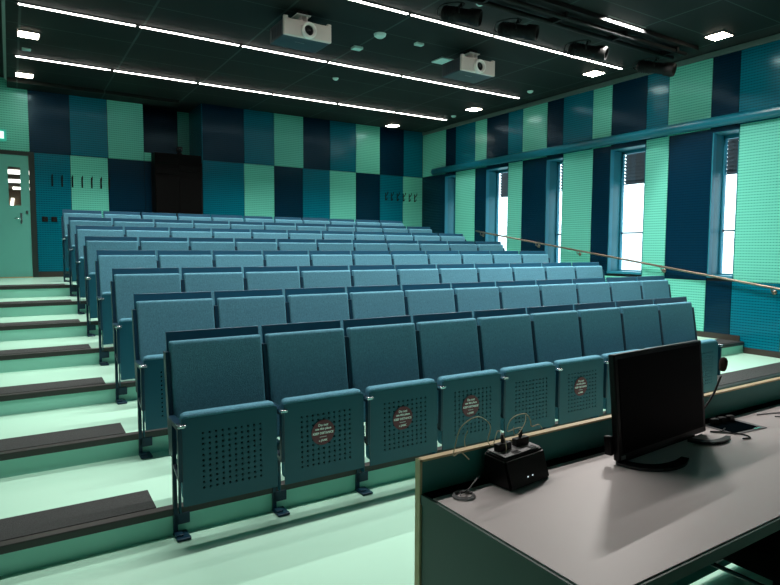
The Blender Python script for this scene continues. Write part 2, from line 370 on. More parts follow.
# wall top trim
struct(bx('trim_8', XW-0.03, XW+0.02, YF, YB-0.02, 4.072, 4.135, m_trim))
for i, (a, b_) in enumerate(WIN):
    wn = 'window_%d' % (i+1)
    bm = bmesh.new(); t = 0.010
    # painted reveal lining: jambs, head and sill
    box(bm, XW+0.001, XO-0.002, b_-t, b_, ZS, ZT, 0); box(bm, XW+0.001, XO-0.002, a, a+t, ZS, ZT, 0)
    box(bm, XW+0.001, XO-0.002, a+t, b_-t, ZT-t, ZT, 0)
    w = struct(obj(wn, bm, m_frame_teal))
    bm = bmesh.new()   # protruding blue post and sash frame
    box(bm, XW-0.008, XW+0.065, b_-t-0.012, b_-t-0.0005, ZS+0.001, ZT-t, 0)
    for yy0, yy1 in ((b_-t-0.024, b_-t-0.001), (a+t+0.001, a+t+0.016)): box(bm, 7.66, 7.72, yy0, yy1, ZS+0.002, ZT-t, 0, 0.004, 1)
    box(bm, 7.66, 7.72, a+t+0.001, b_-t-0.001, ZS+0.002, ZS+0.018, 0); box(bm, 7.66, 7.72, a+t+0.001, b_-t-0.001, ZT-t-0.05, ZT-t-0.001, 0)
    obj('window_frame', bm, m_frame_blue, w)
    bm = bmesh.new(); box(bm, 7.675, 7.715, a+t+0.016, b_-t-0.024, 1.742, 1.764); obj('transom_bar', bm, m_projside, w)
    bm = bmesh.new(); box(bm, XW-0.012, 7.735, a+0.002, b_-0.002, ZS-0.035, ZS, 0, 0.003, 1); obj('window_sill', bm, m_frame_blue, w)
    bm = bmesh.new(); box(bm, 7.69, 7.70, a+t+0.016, b_-t-0.024, ZS+0.018, ZT-t-0.05); obj('window_pane', bm, m_glass, w)
    # exterior blind, half down: slats and a pale headrail
    r = thing('window_blind', 'dark slatted blind half lowered outside the '+
              {0: 'added unseen window nearest the front of the room', 1: 'added unseen window beside the lecturer desk', 2: 'rightmost visible tall narrow window', 3: 'wide window second from the right',
               4: 'narrow window in the middle of the wall', 5: 'wide window second from the back wall', 6: 'narrow window closest to the back wall'}[i], 'blind', (7.80, 0, 0), 0, 'window blinds')
    bm = bmesh.new(); z = 3.02
    while z > 2.56:
        M = Matrix.Translation((0, 0, z)) @ Matrix.Rotation(math.radians(37), 4, 'Y')
        box(bm, -0.038, 0.038, a-0.02, b_+0.02, -0.001, 0.001, 0, M=M); z -= 0.055
    sl = obj('slats', bm, m_blind, r); 
    bx('headrail', -0.03, 0.025, a-0.02, b_+0.02, 3.03, 3.044, m_white, r)
    bx('bottom_rail', -0.018, 0.018, a-0.02, b_+0.02, 2.535, 2.553, m_blind, r)
# left and front walls (out of view, closing the room)
struct(bx('wall_left', XL-0.15, XL, YF, YB+0.02, -0.1, 4.3, m_plain))
struct(bx('wall_front', XL-0.15, XO, YF-0.15, YF, -0.1, 4.3, mat('pale front wall', (0.55, 0.62, 0.60), 0.6)))

# pipe duct along the right wall
bm = bmesh.new(); tube(bm, [(XW-0.075, 7.50, 3.19), (XW-0.075, YF+0.01, 3.19)], 0.068, 20)
pd = tag(obj('wall_pipe', bm, m_steel_teal), 'long teal round pipe running above the windows on the right wall', 'pipe')
bm = bmesh.new()
for yy in (7.3, 6.0, 4.55, 3.1, 1.6, 0.1, -1.4):
    box(bm, XW-0.03, XW+0.001, yy-0.02, yy+0.02, 3.13, 3.25)
obj('pipe_bracket', bm, m_steel_teal, pd)
# handrail
hr = thing('handrail', 'slim brownish metal handrail climbing along the right wall', 'handrail', (0, 0, 0))
rp = [(XW-0.08, 6.02, 1.852)] + [(XW-0.08, y, 1.010+(y-0.294)*(1.839-1.010)/(5.959-0.294)) for y in (5.9, 4.37, 3.44, 1.9, 0.39, -0.30)]
bm = bmesh.new(); tube(bm, rp, 0.016, 12); obj('rail', bm, m_brass, hr)
for y in (5.88, 4.37, 3.44, 1.90, 0.39):
    zz = 1.010+(y-0.294)*0.1463
    bm = bmesh.new()
    tube(bm, smooth_path([(XW-0.08, y, zz-0.015), (XW-0.078, y, zz-0.05), (XW-0.04, y, zz-0.062), (XW-0.002, y, zz-0.062)], 4), 0.007, 8)
    M = Matrix.Translation((XW-0.008, y, zz-0.062)) @ Matrix.Rotation(math.pi/2, 4, 'Y'); lathe(bm, [(0, -0.003), (0.03, -0.003), (0.03, 0.006), (0, 0.006)], 16, M)
    obj('rail_bracket', bm, m_brass, hr)

# ------------------------------------------------------------------ ceiling
struct(bx('ceiling', XL-0.1, XO, YF-0.1, 9.1, ZC, ZC+0.2, m_ceil_up))
bm = bmesh.new()
prism(bm, [(-0.63, YF+0.3), (6.60, YF+0.3), (6.80, 0.0), (7.02, 4.4), (7.15, 7.60), (-0.63, 7.60)], ZR, ZR+0.05)
raft = struct(obj('ceiling_raft', bm, m_raft))
bm = bmesh.new(); box(bm, -0.63, 1.90, 7.602, YB-0.001, 3.995, ZC); struct(obj('ceiling_soffit', bm, m_raft))
bm = bmesh.new(); box(bm, -0.665, -0.632, YF+0.3, 7.60, 4.02, ZC-0.001); struct(obj('trim_9', bm, m_trim))
bm = bmesh.new()
for x in (1.0, 3.0, 5.0, 6.5):
    for y in (-2, 0.5, 3, 5.5, 7.2): box(bm, x-0.01, x+0.01, y-0.01, y+0.01, ZR+0.05, ZC)
obj('raft_hanger', bm, m_ceil_up, raft)

def line_light(y, x0, x1, lab, w=0.027, pw=1.0):
    t = thing('linear_ceiling_light', lab, 'light', (0, y, ZR-0.001), 0, 'long linear ceiling lights')
    bm = bmesh.new(); box(bm, x0, x1, -w/2-0.006, w/2+0.006, -0.012, 0.0); obj('housing', bm, m_ceil_up, t)
    xs = [x0] + [0.655+1.216*k for k in range(-1, 6) if x0+0.1 < 0.655+1.216*k < x1-0.1] + [x1]
    for a, b_ in zip(xs, xs[1:]):
        bm = bmesh.new(); box(bm, a+0.024, b_-0.024, -w/2, w/2, -0.020, -0.0125); obj('diffuser', bm, m_line, t)
        ld = bpy.data.lights.new('line_lamp', 'AREA'); ld.shape = 'RECTANGLE'; ld.size = b_-a-0.052; ld.size_y = 0.014
        ld.energy = LINE_W*(b_-a)*pw; ld.color = (1.0, 0.95, 0.90); ld.spread = math.radians(112)
        lo = bpy.data.objects.new('line_lamp', ld); COL.objects.link(lo); lo.parent = t; lo.location = ((a+b_)/2, 0, -0.0225)
    return t
line_light(6.27, -0.55, 6.75, 'long thin ceiling light strip nearest the back wall')
line_light(4.225, -0.54, 6.71, 'long thin ceiling light strip passing behind the two projectors')
line_light(2.225, -0.54, 6.73, 'long thin ceiling light strip between the projectors and the black spotlight track')
line_light(0.25, -0.54, 2.95, 'ceiling light strip over the left half of the front row', pw=0.82)
line_light(0.25, 3.05, 5.15, 'brighter short ceiling light strip over the right half of the front row', pw=1.4)
sqs = [(-0.40, 5.28, 'square ceiling downlight beside the left ceiling edge, nearer the camera'), (-0.405, 7.30, 'square ceiling downlight near the back wall above the door'),
       (6.585, 0.78, 'square ceiling downlight at right, beyond the end of the spotlight track'), (6.60, 2.61, 'square ceiling downlight at the right wall end of the nearest light strip'),
       (6.61, 5.30, 'square ceiling downlight along the right edge between the two rear light strips'), (6.158, 7.36, 'square ceiling downlight in the back right part of the ceiling')]
for x, y, lab in sqs:
    t = thing('square_downlight', lab, 'light', (x, y, ZR-0.001), 0, 'square ceiling downlights')
    bm = bmesh.new(); box(bm, -0.125, 0.125, -0.125, 0.125, -0.006, 0); obj('trim_frame', bm, m_ceil_up, t)
    bm = bmesh.new(); box(bm, -0.105, 0.105, -0.105, 0.105, -0.012, -0.0065); obj('diffuser', bm, m_sq, t)
# small ceiling devices
def disc_device(x, y, r, hgt, lab, name='smoke_detector', cat='detector'):
    bm = bmesh.new(); lathe(bm, [(0, -hgt), (r*0.55, -hgt), (r*0.9, -hgt*0.55), (r, -0.004), (r, 0), (0, 0)], 20)
    tag(obj(name, bm, m_whitecool, loc=(x, y, ZR-0.0005)), lab, cat)
disc_device(3.153, 2.95, 0.075, 0.045, 'round pale smoke detector on the dark ceiling between the projectors')
disc_device(3.56, 4.90, 0.045, 0.03, 'small pale sprinkler disc behind the middle light strip', 'ceiling_sensor', 'sensor')
disc_device(6.55, 3.83, 0.05, 0.03, 'small pale sensor disc by the right ceiling edge, between two downlights', 'ceiling_sensor', 'sensor')
disc_device(6.65, 5.95, 0.05, 0.03, 'small pale sensor disc at the right end of the rearmost light strip', 'ceiling_sensor', 'sensor')
disc_device(3.55, 1.60, 0.045, 0.03, 'small pale disc on the ceiling beside the black spotlights', 'ceiling_sensor', 'sensor')
def sq_device(x, y, w, d, lab, nm='ceiling_plate', cat='plate', z=0.02):
    bm = bmesh.new(); box(bm, -w/2, w/2, -d/2, d/2, -z, 0, 0, 0.004, 1)
    tag(obj(nm, bm, m_whitecool, loc=(x, y, ZR-0.0005)), lab, cat)
sq_device(3.149, 3.507, 0.13, 0.10, 'small pale rectangular ceiling sensor behind the round smoke detector', 'ceiling_sensor', 'sensor', 0.03)
sq_device(3.725, 2.953, 0.11, 0.07, 'small pale ceiling sensor left of the right projector', 'ceiling_sensor', 'sensor', 0.03)
sq_device(4.40, 3.33, 0.24, 0.24, 'pale square access point plate behind the right projector', 'access_point', 'plate', 0.02)
sq_device(-0.41, 5.90, 0.10, 0.08, 'small pale plate between the two left downlights', 'ceiling_sensor', 'sensor', 0.02)

# lighting track with spotlights
trk = thing('lighting_track', 'black lighting track with two pipes under the right part of the ceiling', 'track', (0, 0, 0))
bm = bmesh.new(); box(bm, 2.2, 6.74, 1.12, 1.50, 4.00, ZR-0.001); obj('track_housing', bm, m_blackmatt, trk)
for yy in (1.22, 1.40):
    bm = bmesh.new(); tube(bm, [(2.2, yy, 3.955), (6.62, yy, 3.955)], 0.026, 12); obj('track_pipe', bm, m_blackmatt, trk)
for x in (2.6, 3.4, 4.4, 5.4, 6.4): bx('pipe_clamp', x-0.015, x+0.015, 1.18, 1.44, 3.94, 3.9995, m_blackmatt, trk)
bm = bmesh.new(); box(bm, 4.95, 5.62, 1.089, 1.099, ZR-0.008, ZR-0.001); obj('lit_edge', bm, m_trim, trk)
ld = bpy.data.lights.new('edge_lamp', 'AREA'); ld.shape = 'RECTANGLE'; ld.size = 0.67; ld.size_y = 0.01; ld.energy = 125; ld.color = (1.0, 0.95, 0.9); ld.spread = math.radians(150)
lo = bpy.data.objects.new('edge_lamp', ld); COL.objects.link(lo); lo.parent = trk; lo.location = (5.285, 1.094, ZR-0.010)
bm = bmesh.new(); box(bm, 3.3, 4.35, 1.508, 1.518, ZR-0.012, ZR-0.001); obj('slot_edge_glint', bm, m_edge_glint, trk)  # glowing strip stands in for the thin highlight along the slot's far lip
def spot(x, y, z, yaw, pit, L, lab):
    t = thing('stage_spotlight', lab, 'spotlight', (x, y, z), yaw, 'black spotlights on the track')
    M = Matrix.Rotation(math.radians(90+pit), 4, 'Y')      # local z -> +x, dipped
    bm = bmesh.new()
    k_ = 1.12
    lathe(bm, [(0, -L*0.5), (0.05, -L*0.5), (0.066, -L*0.46), (0.07, -L*0.1), (0.066, -L*0.08), (0.066, L*0.22), (0.078, L*0.24), (0.082, L*0.46), (0.074, L*0.5), (0.066, L*0.5), (0.062, L*0.28), (0, L*0.28)], 24, M)
    for k in range(5): 
        zz = -L*0.42+k*0.028
        lathe(bm, [(0.068, zz), (0.078, zz+0.003), (0.078, zz+0.008), (0.068, zz+0.011)], 24, M)
    bd = obj('spotlight_body', bm, m_blackmatt, t)
    bm = bmesh.new(); lathe(bm, [(0, L*0.30), (0.035, L*0.295), (0.058, L*0.283)], 20, M); obj('lens', bm, m_lensglass, bd)
    bm = bmesh.new(); lathe(bm, [(0.060, L*0.49), (0.066, L*0.505), (0.072, L*0.505), (0.076, L*0.49)], 24, M); obj('front_ring', bm, m_blackmatt, bd)
    zt = 3.93-z
    bm = bmesh.new()
    for s in (-1, 1): tube(bm, [(0, s*0.076, 0), (0, s*0.088, zt*0.35), (0, s*0.05, zt*0.6)], 0.007, 6)
    tube(bm, [(0, -0.05, zt*0.6), (0, 0.05, zt*0.6)], 0.008, 6); tube(bm, [(0, 0, zt*0.58), (0, 0, zt-0.01)], 0.012, 8)
    obj('yoke', bm, m_blackmatt, t)
    bm = bmesh.new(); tube(bm, smooth_path([(-L*0.5, 0, 0.01), (-L*0.62, 0.02, 0.06), (-L*0.5, -0.03, zt*0.8), (-0.06, -0.04, zt-0.02), (0.04, -0.04, zt*0.7), (0.02, -0.03, zt*0.5)], 6), 0.006, 6)
    obj('cable', bm, m_black, t)
spot(3.17, 1.44, 3.79, math.radians(-52), 14, 0.40, 'leftmost black stage spotlight hanging from the track')
spot(3.94, 1.44, 3.79, math.radians(-56), 14, 0.42, 'second black stage spotlight from the left on the track')
spot(5.08, 1.47, 3.79, math.radians(-62), 16, 0.44, 'third black stage spotlight from the left on the track')
spot(6.33, 1.43, 3.79, math.radians(-68), 16, 0.46, 'rightmost black stage spotlight, closest to the right wall')

# projectors
def projector(x, y, z, lab):
    t = thing('ceiling_projector', lab, 'projector', (x, y, z), 0, 'ceiling projectors')
    w, dp, hh = 0.56, 0.42, 0.170
    bm = bmesh.new(); box(bm, 0.002, w-0.002, 0.03, dp, 0.0, hh, 0, 0.012, 2)
    for k in range(6): box(bm, -0.002, 0.004, 0.10+k*0.045, 0.125+k*0.045, 0.03, 0.13)
    body = obj('casing', bm, m_projside, t)
    bm = bmesh.new(); box(bm, 0, w, 0, 0.045, 0.0, hh+0.008, 0, 0.012, 2)
    box(bm, 0.0, 0.05, 0.0, 0.04, hh, hh+0.03, 0, 0.01, 2); box(bm, w-0.05, w, 0.0, 0.04, hh, hh+0.03, 0, 0.01, 2)
    obj('front_cover', bm, m_pfront, t)
    M = Matrix.Translation((w*0.5, 0.0, hh*0.47)) @ Matrix.Rotation(math.pi/2, 4, 'X')
    bm = bmesh.new(); lathe(bm, [(0.052, -0.01), (0.085, -0.01), (0.087, 0.03), (0.080, 0.045), (0.062, 0.045), (0.054, 0.02)], 28, M); obj('lens_ring', bm, m_white, t)
    bm = bmesh.new(); lathe(bm, [(0, -0.002), (0.052, -0.002), (0.052, 0.012), (0.046, 0.020), (0.040, 0.014), (0.036, 0.004), (0, 0.004)], 24, M); obj('lens_barrel', bm, m_black, t)
    bm = bmesh.new(); lathe(bm, [(0, 0.020), (0.018, 0.017), (0.034, 0.006)], 20, M); obj('lens', bm, m_lensglass, t)
    bm = bmesh.new(); box(bm, w*0.5-0.11, w*0.5+0.05, 0.04, 0.20, hh+0.080, hh+0.090); box(bm, w*0.5-0.055, w*0.5-0.045, 0.05, 0.18, hh, hh+0.085); box(bm, w*0.5+0.005, w*0.5+0.015, 0.05, 0.18, hh, hh+0.085)
    obj('mount_plate', bm, m_white, t)
    bm = bmesh.new(); box(bm, w*0.5-0.08, w*0.5+0.02, 0.06, 0.16, hh+0.0905, ZR-0.001-z, 0); obj('mount_post', bm, m_blackmatt, t)
    bm = bmesh.new()
    for k in range(7): box(bm, 0.20+k*0.016, 0.20+k*0.016+(0.011 if k % 2 else 0.013), 0.17, 0.182, -0.0015, 0.0)
    obj('name_mark', bm, m_greycable, body)
projector(1.845, 2.750, 3.75, 'white fronted projector hanging from the ceiling, the left one')
projector(4.225, 2.72, 3.75, 'white fronted projector hanging from the ceiling, the right one')

# ------------------------------------------------------------------ door, exit sign, hooks, sockets
dr = struct(bpy.data.objects.new('door_1', None)); COL.objects.link(dr)
bm = bmesh.new(); zt = 2.985; zb = Z7
XD0, XD1 = -1.38, -0.375; wx0, wx1, wz0, wz1 = -0.665, -0.50, 2.15, 2.76
yd0, yd1 = YB-0.005, YB+0.045
box(bm, XD0, wx0, yd0, yd1, zb+0.01, 2.95); box(bm, wx1, XD1-0.004, yd0, yd1, zb+0.01, 2.95)
box(bm, wx0, wx1, yd0, yd1, zb+0.01, wz0); box(bm, wx0, wx1, yd0, yd1, wz1, 2.95)
lf = obj('door_leaf', bm, m_door, dr)
bm = bmesh.new(); box(bm, wx0, wx1, YB+0.015, YB+0.021, wz0, wz1); obj('vision_panel', bm, m_glass, lf)
bm = bmesh.new()
for (a, b_, c, d_) in ((wx0-0.008, wx0, wz0-0.008, wz1+0.008), (wx1, wx1+0.008, wz0-0.008, wz1+0.008)): box(bm, a, b_, yd0-0.003, yd0-0.0005, c, d_)
for (c, d_) in ((wz0-0.008, wz0), (wz1, wz1+0.008)): box(bm, wx0, wx1, yd0-0.003, yd0-0.0005, c, d_)
obj('glazing_bead', bm, m_door, lf)
bm = bmesh.new()
box(bm, XD1, XD1+0.075, YB-0.02, YB+0.04, zb, zt+0.03); box(bm, XD0, XD1, YB-0.02, YB+0.04, 2.955, zt+0.03)
obj('door_frame', bm, m_doorframe, dr)
bm = bmesh.new(); box(bm, -0.52, -0.49, yd0-0.012, yd0-0.0005, 1.86, 2.03, 0, 0.003, 1)
tube(bm, [(-0.505, yd0-0.01, 1.945), (-0.505, yd0-0.05, 1.945), (-0.60, yd0-0.05, 1.945)], 0.009, 8)
obj('door_handle', bm, m_chrome, dr)
bm = bmesh.new(); box(bm, -0.44, -0.41, yd0-0.02, yd0-0.0005, 2.02, 2.07); obj('lock_plate', bm, m_chrome, dr)
bm = bmesh.new(); box(bm, XD0, XD1, YB-0.03, YB+0.05, Z7, Z7+0.009); obj('threshold', bm, m_thresh, dr)
# corridor behind the door's pane
bm = bmesh.new(); zc = 3.05
box(bm, -1.9, 0.6, 16.0, 16.1, Z7-0.1, zc); box(bm, -1.95, -1.9, YB+0.201, 16.1, Z7-0.1, zc); box(bm, 0.6, 0.65, YB+0.201, 16.1, Z7-0.1, zc)
box(bm, -1.95, 0.65, 9.06, 16.1, zc, zc+0.05); box(bm, -1.95, 1.29, YB+0.201, 9.06, zc+0.3, zc+0.35); box(bm, -1.95, 0.65, YB+0.201, 16.1, Z7-0.15, Z7-0.1)
struct(obj('wall_corridor', bm, m_corr))
for i, (x, y, dy) in enumerate(((-0.50, 11.3, 0.18), (-0.50, 13.3, 0.15), (-0.40, 15.3, 0.1))):
    bm = bmesh.new(); box(bm, x-0.16, x+0.3, y-dy, y+dy, zc-0.05, zc-0.0005)
    tag(obj('corridor_lamp', bm, m_corrglow), ['bright lamp seen through the door pane, uppermost glow', 'bright lamp seen through the door pane, second glow from the top', 'bright lamp seen through the door pane, lowest lamp'][i], 'lamp')
bm = bmesh.new(); M = Matrix.Translation((-0.60, 15.97, 2.55)) @ Matrix.Rotation(math.radians(8), 4, 'Y'); box(bm, -0.035, 0.035, -0.01, 0.0, -0.32, 0.26, M=M)  # tilted emissive bar makes the bright streak behind the pane
tag(obj('corridor_streak', bm, m_corrglow), 'bright slanting streak seen through the door pane', 'window')
# exit sign
ex = thing('exit_sign', 'small lit green escape sign above the door', 'sign', (-0.80, YB-0.03, 3.24))
bm = bmesh.new(); box(bm, -0.135, 0.135, 0.0, 0.029, -0.08, 0.09, 0, 0.003, 1); obj('sign_box', bm, m_exit, ex)
bm = bmesh.new()
box(bm, 0.02, 0.10, -0.003, -0.0005, -0.05, 0.06)                         # doorway
box(bm, -0.105, -0.03, -0.003, -0.0005, -0.006, 0.012)                    # arrow shaft
for s in (-1, 1): box(bm, -0.02, 0.02, -0.003, -0.0005, -0.006, 0.006, M=Matrix.Translation((-0.1, 0, 0.003)) @ Matrix.Rotation(s*0.8, 4, 'Y') @ Matrix.Translation((0.02, 0, 0)))
obj('pictogram', bm, m_exitw, ex)
# coat hooks
def hook_mesh():
    bm = bmesh.new(); box(bm, -0.012, 0.012, -0.006, 0.0, -0.09, 0.085, 0, 0.004, 1)
    tube(bm, smooth_path([(0, -0.004, 0.02), (0, -0.04, 0.025), (0, -0.085, 0.06), (0.0, -0.095, 0.10)], 5), 0.008, 8)
    tube(bm, smooth_path([(0, -0.004, -0.05), (0, -0.03, -0.075), (0, -0.06, -0.06), (0, -0.065, -0.03)], 5), 0.007, 8)
    me = bpy.data.meshes.new('coat_hook'); bmesh.ops.recalc_face_normals(bm, faces=bm.faces); bm.to_mesh(me); bm.free(); me.materials.append(m_blackmatt); return me
hm = hook_mesh()
hl = ['%s black coat hook from the door on the back wall' % ORD[k] for k in range(1, 8)]
for k, x in enumerate([-0.055, 0.088, 0.240, 0.385, 0.530, 0.673, 0.800]):
    o = bpy.data.objects.new('coat_hook', hm); COL.objects.link(o); o.location = (x, YB-0.0005, 2.575)
    tag(o, hl[k], 'hook', 'coat hooks left of the black cabinet')
hl = ['%s black coat hook of the set by the right corner, counted from the left' % ORD[k] for k in range(1, 7)]
for k, x in enumerate([6.40, 6.55, 6.705, 6.87, 7.03, 7.18]):
    o = bpy.data.objects.new('coat_hook', hm); COL.objects.link(o); o.location = (x, YB-0.0005, 2.64)
    tag(o, hl[k], 'hook', 'coat hooks by the right corner')
for x, l in ((-0.178, 'black wall switch next to the door, the left one of two'), (-0.045, 'black wall socket beside the switch, the right one of two')):
    t = thing('wall_socket', l, 'socket', (x, YB, 1.945))
    bm = bmesh.new(); box(bm, -0.042, 0.042, -0.014, -0.0005, -0.042, 0.042, 0, 0.004, 1); obj('cover_plate', bm, m_blackmatt, t)
    bm = bmesh.new(); M = Matrix.Translation((0, -0.014, 0)) @ Matrix.Rotation(math.pi/2, 4, 'X'); lathe(bm, [(0, 0.0005), (0.02, 0.0005), (0.024, 0.003), (0.026, 0.0005)], 16, M); obj('insert', bm, m_black, t)

m_cab = mat('black cabinet laminate', (0.0018, 0.0018, 0.0018), 0.5, spec=0.08)
# black cabinet under the niche, with a small camera on top
cb = thing('equipment_cabinet', 'tall black equipment cabinet against the back wall', 'cabinet', (1.495, 0, 0))
cw = 0.80
bm = bmesh.new(); box(bm, 0, cw, 7.72, YB-0.002, Z7, 3.14, 0, 0.006, 1); obj('cabinet_body', bm, m_cab, cb)
for (a, b_) in ((0.012, cw/2-0.003), (cw/2+0.003, cw-0.012)):
    bm = bmesh.new(); box(bm, a, b_, 7.703, 7.7195, Z7+0.06, 2.72, 0, 0.003, 1); dd = obj('cabinet_door', bm, m_cab, cb)
    bm = bmesh.new(); box(bm, (b_-0.04) if a < 0.1 else a+0.02, (b_-0.02) if a < 0.1 else a+0.04, 7.69, 7.7025, 1.85, 2.05); obj('door_handle', bm, m_blackmatt, dd)
for k, (a, b_, z) in enumerate(((0.02, 0.39, 2.78), (0.02, 0.39, 2.96), (0.41, 0.78, 2.84))):
    bm = bmesh.new(); box(bm, a, b_, 7.70, 7.7195, z, z+0.10, 0, 0.004, 1); obj('drawer_front', bm, m_cab, cb)
cam_ = thing('ceiling_camera', 'small black camera standing on the tall black cabinet', 'camera', (1.93, 7.80, 3.14))
bm = bmesh.new(); lathe(bm, [(0, 0), (0.05, 0), (0.05, 0.02), (0.03, 0.03), (0.03, 0.05), (0, 0.05)], 20); obj('base', bm, m_black, cam_)
bm = bmesh.new(); box(bm, -0.05, 0.05, -0.05, 0.05, 0.05, 0.14, 0, 0.02, 3); obj('camera_head', bm, m_black, cam_)
bm = bmesh.new(); lathe(bm, [(0, 0.012), (0.02, 0.012), (0.026, 0.0), (0.026, -0.01)], 16, Matrix.Translation((0, -0.05, 0.095)) @ Matrix.Rotation(math.pi/2, 4, 'X')); obj('lens', bm, m_lensglass, cam_)

# ------------------------------------------------------------------ auditorium seats
SH = 0.165                                   # recline slope
def shear(vs_, z0=1.0):
    for v in set(vs_):
        if v.is_valid: v.co.y += (v.co.z-z0)*SH
def build_meshes():
    me = {}
    def fin(name, bm, mats):
        bmesh.ops.recalc_face_normals(bm, faces=bm.faces)
        m = bpy.data.meshes.new(name); bm.to_mesh(m); bm.free()
        for k in mats: m.materials.append(k)
        me[name] = m
    # x runs from the seat's left boundary 0 to SW; y=0 is the board top
    bm = bmesh.new()
    box(bm, 0.017, SW-0.012, -0.052, -0.008, 0.40, 0.989, 0, 0.017, 4)
    for v in bm.verts:                                   # slight lumbar curve
        t = (v.co.z-0.40)/0.59
        if v.co.y < -0.03: v.co.y -= 0.010*math.sin(math.pi*t)
    shear(bm.verts); fin('backrest', bm, [m_fab])
    bm = bmesh.new(); box(bm, 0.010, SW-0.014, -0.006, 0.006, 0.44, 1.036, 0, 0.002, 1); shear(bm.verts); fin('back_panel', bm, [m_board])
    # seat cushion, folded up
    bm = bmesh.new(); box(bm, 0.006, 0.500, -0.3335, -0.268, 0.22, 0.668, 0, 0.030, 5)
    for v in bm.verts:
        if v.co.z > 0.641 and v.co.y < -0.29: v.co.y -= 0.010
    for v in bm.verts:
        u = abs((v.co.x-0.253)/0.247)
        if v.co.z > 0.6: v.co.z -= 0.008*u**4
    for v in bm.verts: v.co.y += (v.co.z-0.4)*0.02
    fin('seat_cushion', bm, [m_fab])
    # perforated underside shell
    bm = bmesh.new(); yf, yb = -0.343, -0.335
    X0, X1, Z0, Z1 = 0.004, 0.502, 0.196, 0.640
    nx, nz, px, pz = 10, 11, 0.0335, 0.0280
    hx0 = 0.258-nx*px/2; hz0 = 0.262; hx1 = hx0+nx*px; hz1 = hz0+nz*pz
    def rect(a, b_, c, d_):
        bm.faces.new([bm.verts.new(p) for p in ((a, yf, c), (b_, yf, c), (b_, yf, d_), (a, yf, d_))])
    rect(X0, hx0, Z0, Z1); rect(hx1, X1, Z0, Z1); rect(hx0, hx1, Z0, hz0); rect(hx0, hx1, hz1, Z1)
    R_ = 0.0066
    for i in range(nx):
        for j in range(nz):
            cx, cz = hx0+(i+.5)*px, hz0+(j+.5)*pz
            oc = []; hc = []
            for q in range(8):
                an = q*math.pi/4; dx, dz = math.cos(an), math.sin(an); s = 1/max(abs(dx), abs(dz))
                oc.append(bm.verts.new((cx+dx*s*px/2, yf, cz+dz*s*pz/2))); hc.append(bm.verts.new((cx+dx*R_, yf, cz+dz*R_)))
            ib = [bm.verts.new((v.co.x, yf+0.006, v.co.z)) for v in hc]
            for q in range(8):
                q2 = (q+1) % 8
                bm.faces.new((oc[q], oc[q2], hc[q2], hc[q])); bm.faces.new((hc[q], hc[q2], ib[q2], ib[q]))
            f = bm.faces.new(ib); f.material_index = 1
    # rim
    for (a, b_, c, d_) in ((X0, X0, Z0, Z1), (X1, X1, Z0, Z1)):
        bm.faces.new([bm.verts.new(p) for p in ((a, yf, c), (a, yb, c), (a, yb, d_), (a, yf, d_))])
    for z in (Z0, Z1): bm.faces.new([bm.verts.new(p) for p in ((X0, yf, z), (X1, yf, z), (X1, yb, z), (X0, yb, z))])
    bm.faces.new([bm.verts.new(p) for p in ((X0, yb, Z0), (X0, yb, Z1), (X1, yb, Z1), (X1, yb, Z0))])
    for v in bm.verts: v.co.y += (v.co.z-0.4)*0.02
    me_ = bpy.data.meshes.new('seat_shell'); bm.normal_update()
    for f in bm.faces:
        pass
    bm.to_mesh(me_); bm.free(); me_.materials.append(m_seatmetal); me_.materials.append(m_blackhole); me['seat_shell'] = me_
    # side frame: post, front plate, strut, back upright, hinge, riser bracket
    bm = bmesh.new(); w = 0.017; c = 0.0
    box(bm, c-0.018, c+0.002, -0.222, -0.200, 0.012, 0.598)            # post
    box(bm, c-w, c+0.003, -0.352, -0.322, 0.325, 0.598, 0, 0.003, 1)        # front plate
    box(bm, c-w, c+0.003, -0.325, -0.128, 0.584, 0.598)                     # under armrest
    vs_ = box(bm, c-w, c+0.003, -0.345, -0.200, 0.325, 0.340)               # strut
    for v in vs_:
        if v.co.y > -0.22: v.co.z += 0.05
    vs_ = box(bm, c-0.008, c+0.014, -0.050, 0.000, 0.40, 0.935); shear(vs_)   # back upright
    box(bm, c-0.010, c+0.006, -0.2005, -0.10, 0.40, 0.585)                # link to the upright
    fin('side_frame', bm, [m_seatdark])
    bm = bmesh.new(); box(bm, c-0.019, c+0.019, -0.352, -0.128, 0.5985, 0.612, 0, 0.004, 2); fin('armrest', bm, [m_seatdark])
    bm = bmesh.new(); box(bm, c-0.0195, c+0.0195, -0.357, -0.315, 0.5978, 0.614, 0, 0.003, 1); fin('armrest_end', bm, [m_chrome])
    bm = bmesh.new(); box(bm, c-0.020, c+0.050, -0.305, -0.182, 0.001, 0.014, 0, 0.003, 1); box(bm, c-0.018, c+0.020, -0.275, -0.225, 0.012, 0.024, 0, 0.003, 1)
    fin('foot_plate', bm, [m_seatdark])
    bm = bmesh.new(); box(bm, c-0.017, c+0.064, -0.222, -0.203, 0.055, 0.115, 0, 0.003, 1); fin('riser_bracket', bm, [m_seatdark])
    bm = bmesh.new(); box(bm, c+0.0065, c+0.0115, -0.268, -0.223, 0.13, 0.42, 0); 
    M = Matrix.Translation((c+0.009, -0.245, 0.40)) @ Matrix.Rotation(math.pi/2, 4, 'Y'); lathe(bm, [(0, -0.012), (0.014, -0.012), (0.014, 0.006), (0, 0.006)], 14, M)
    fin('hinge_plate', bm, [m_seatmetal])
    return me
ME = build_meshes()

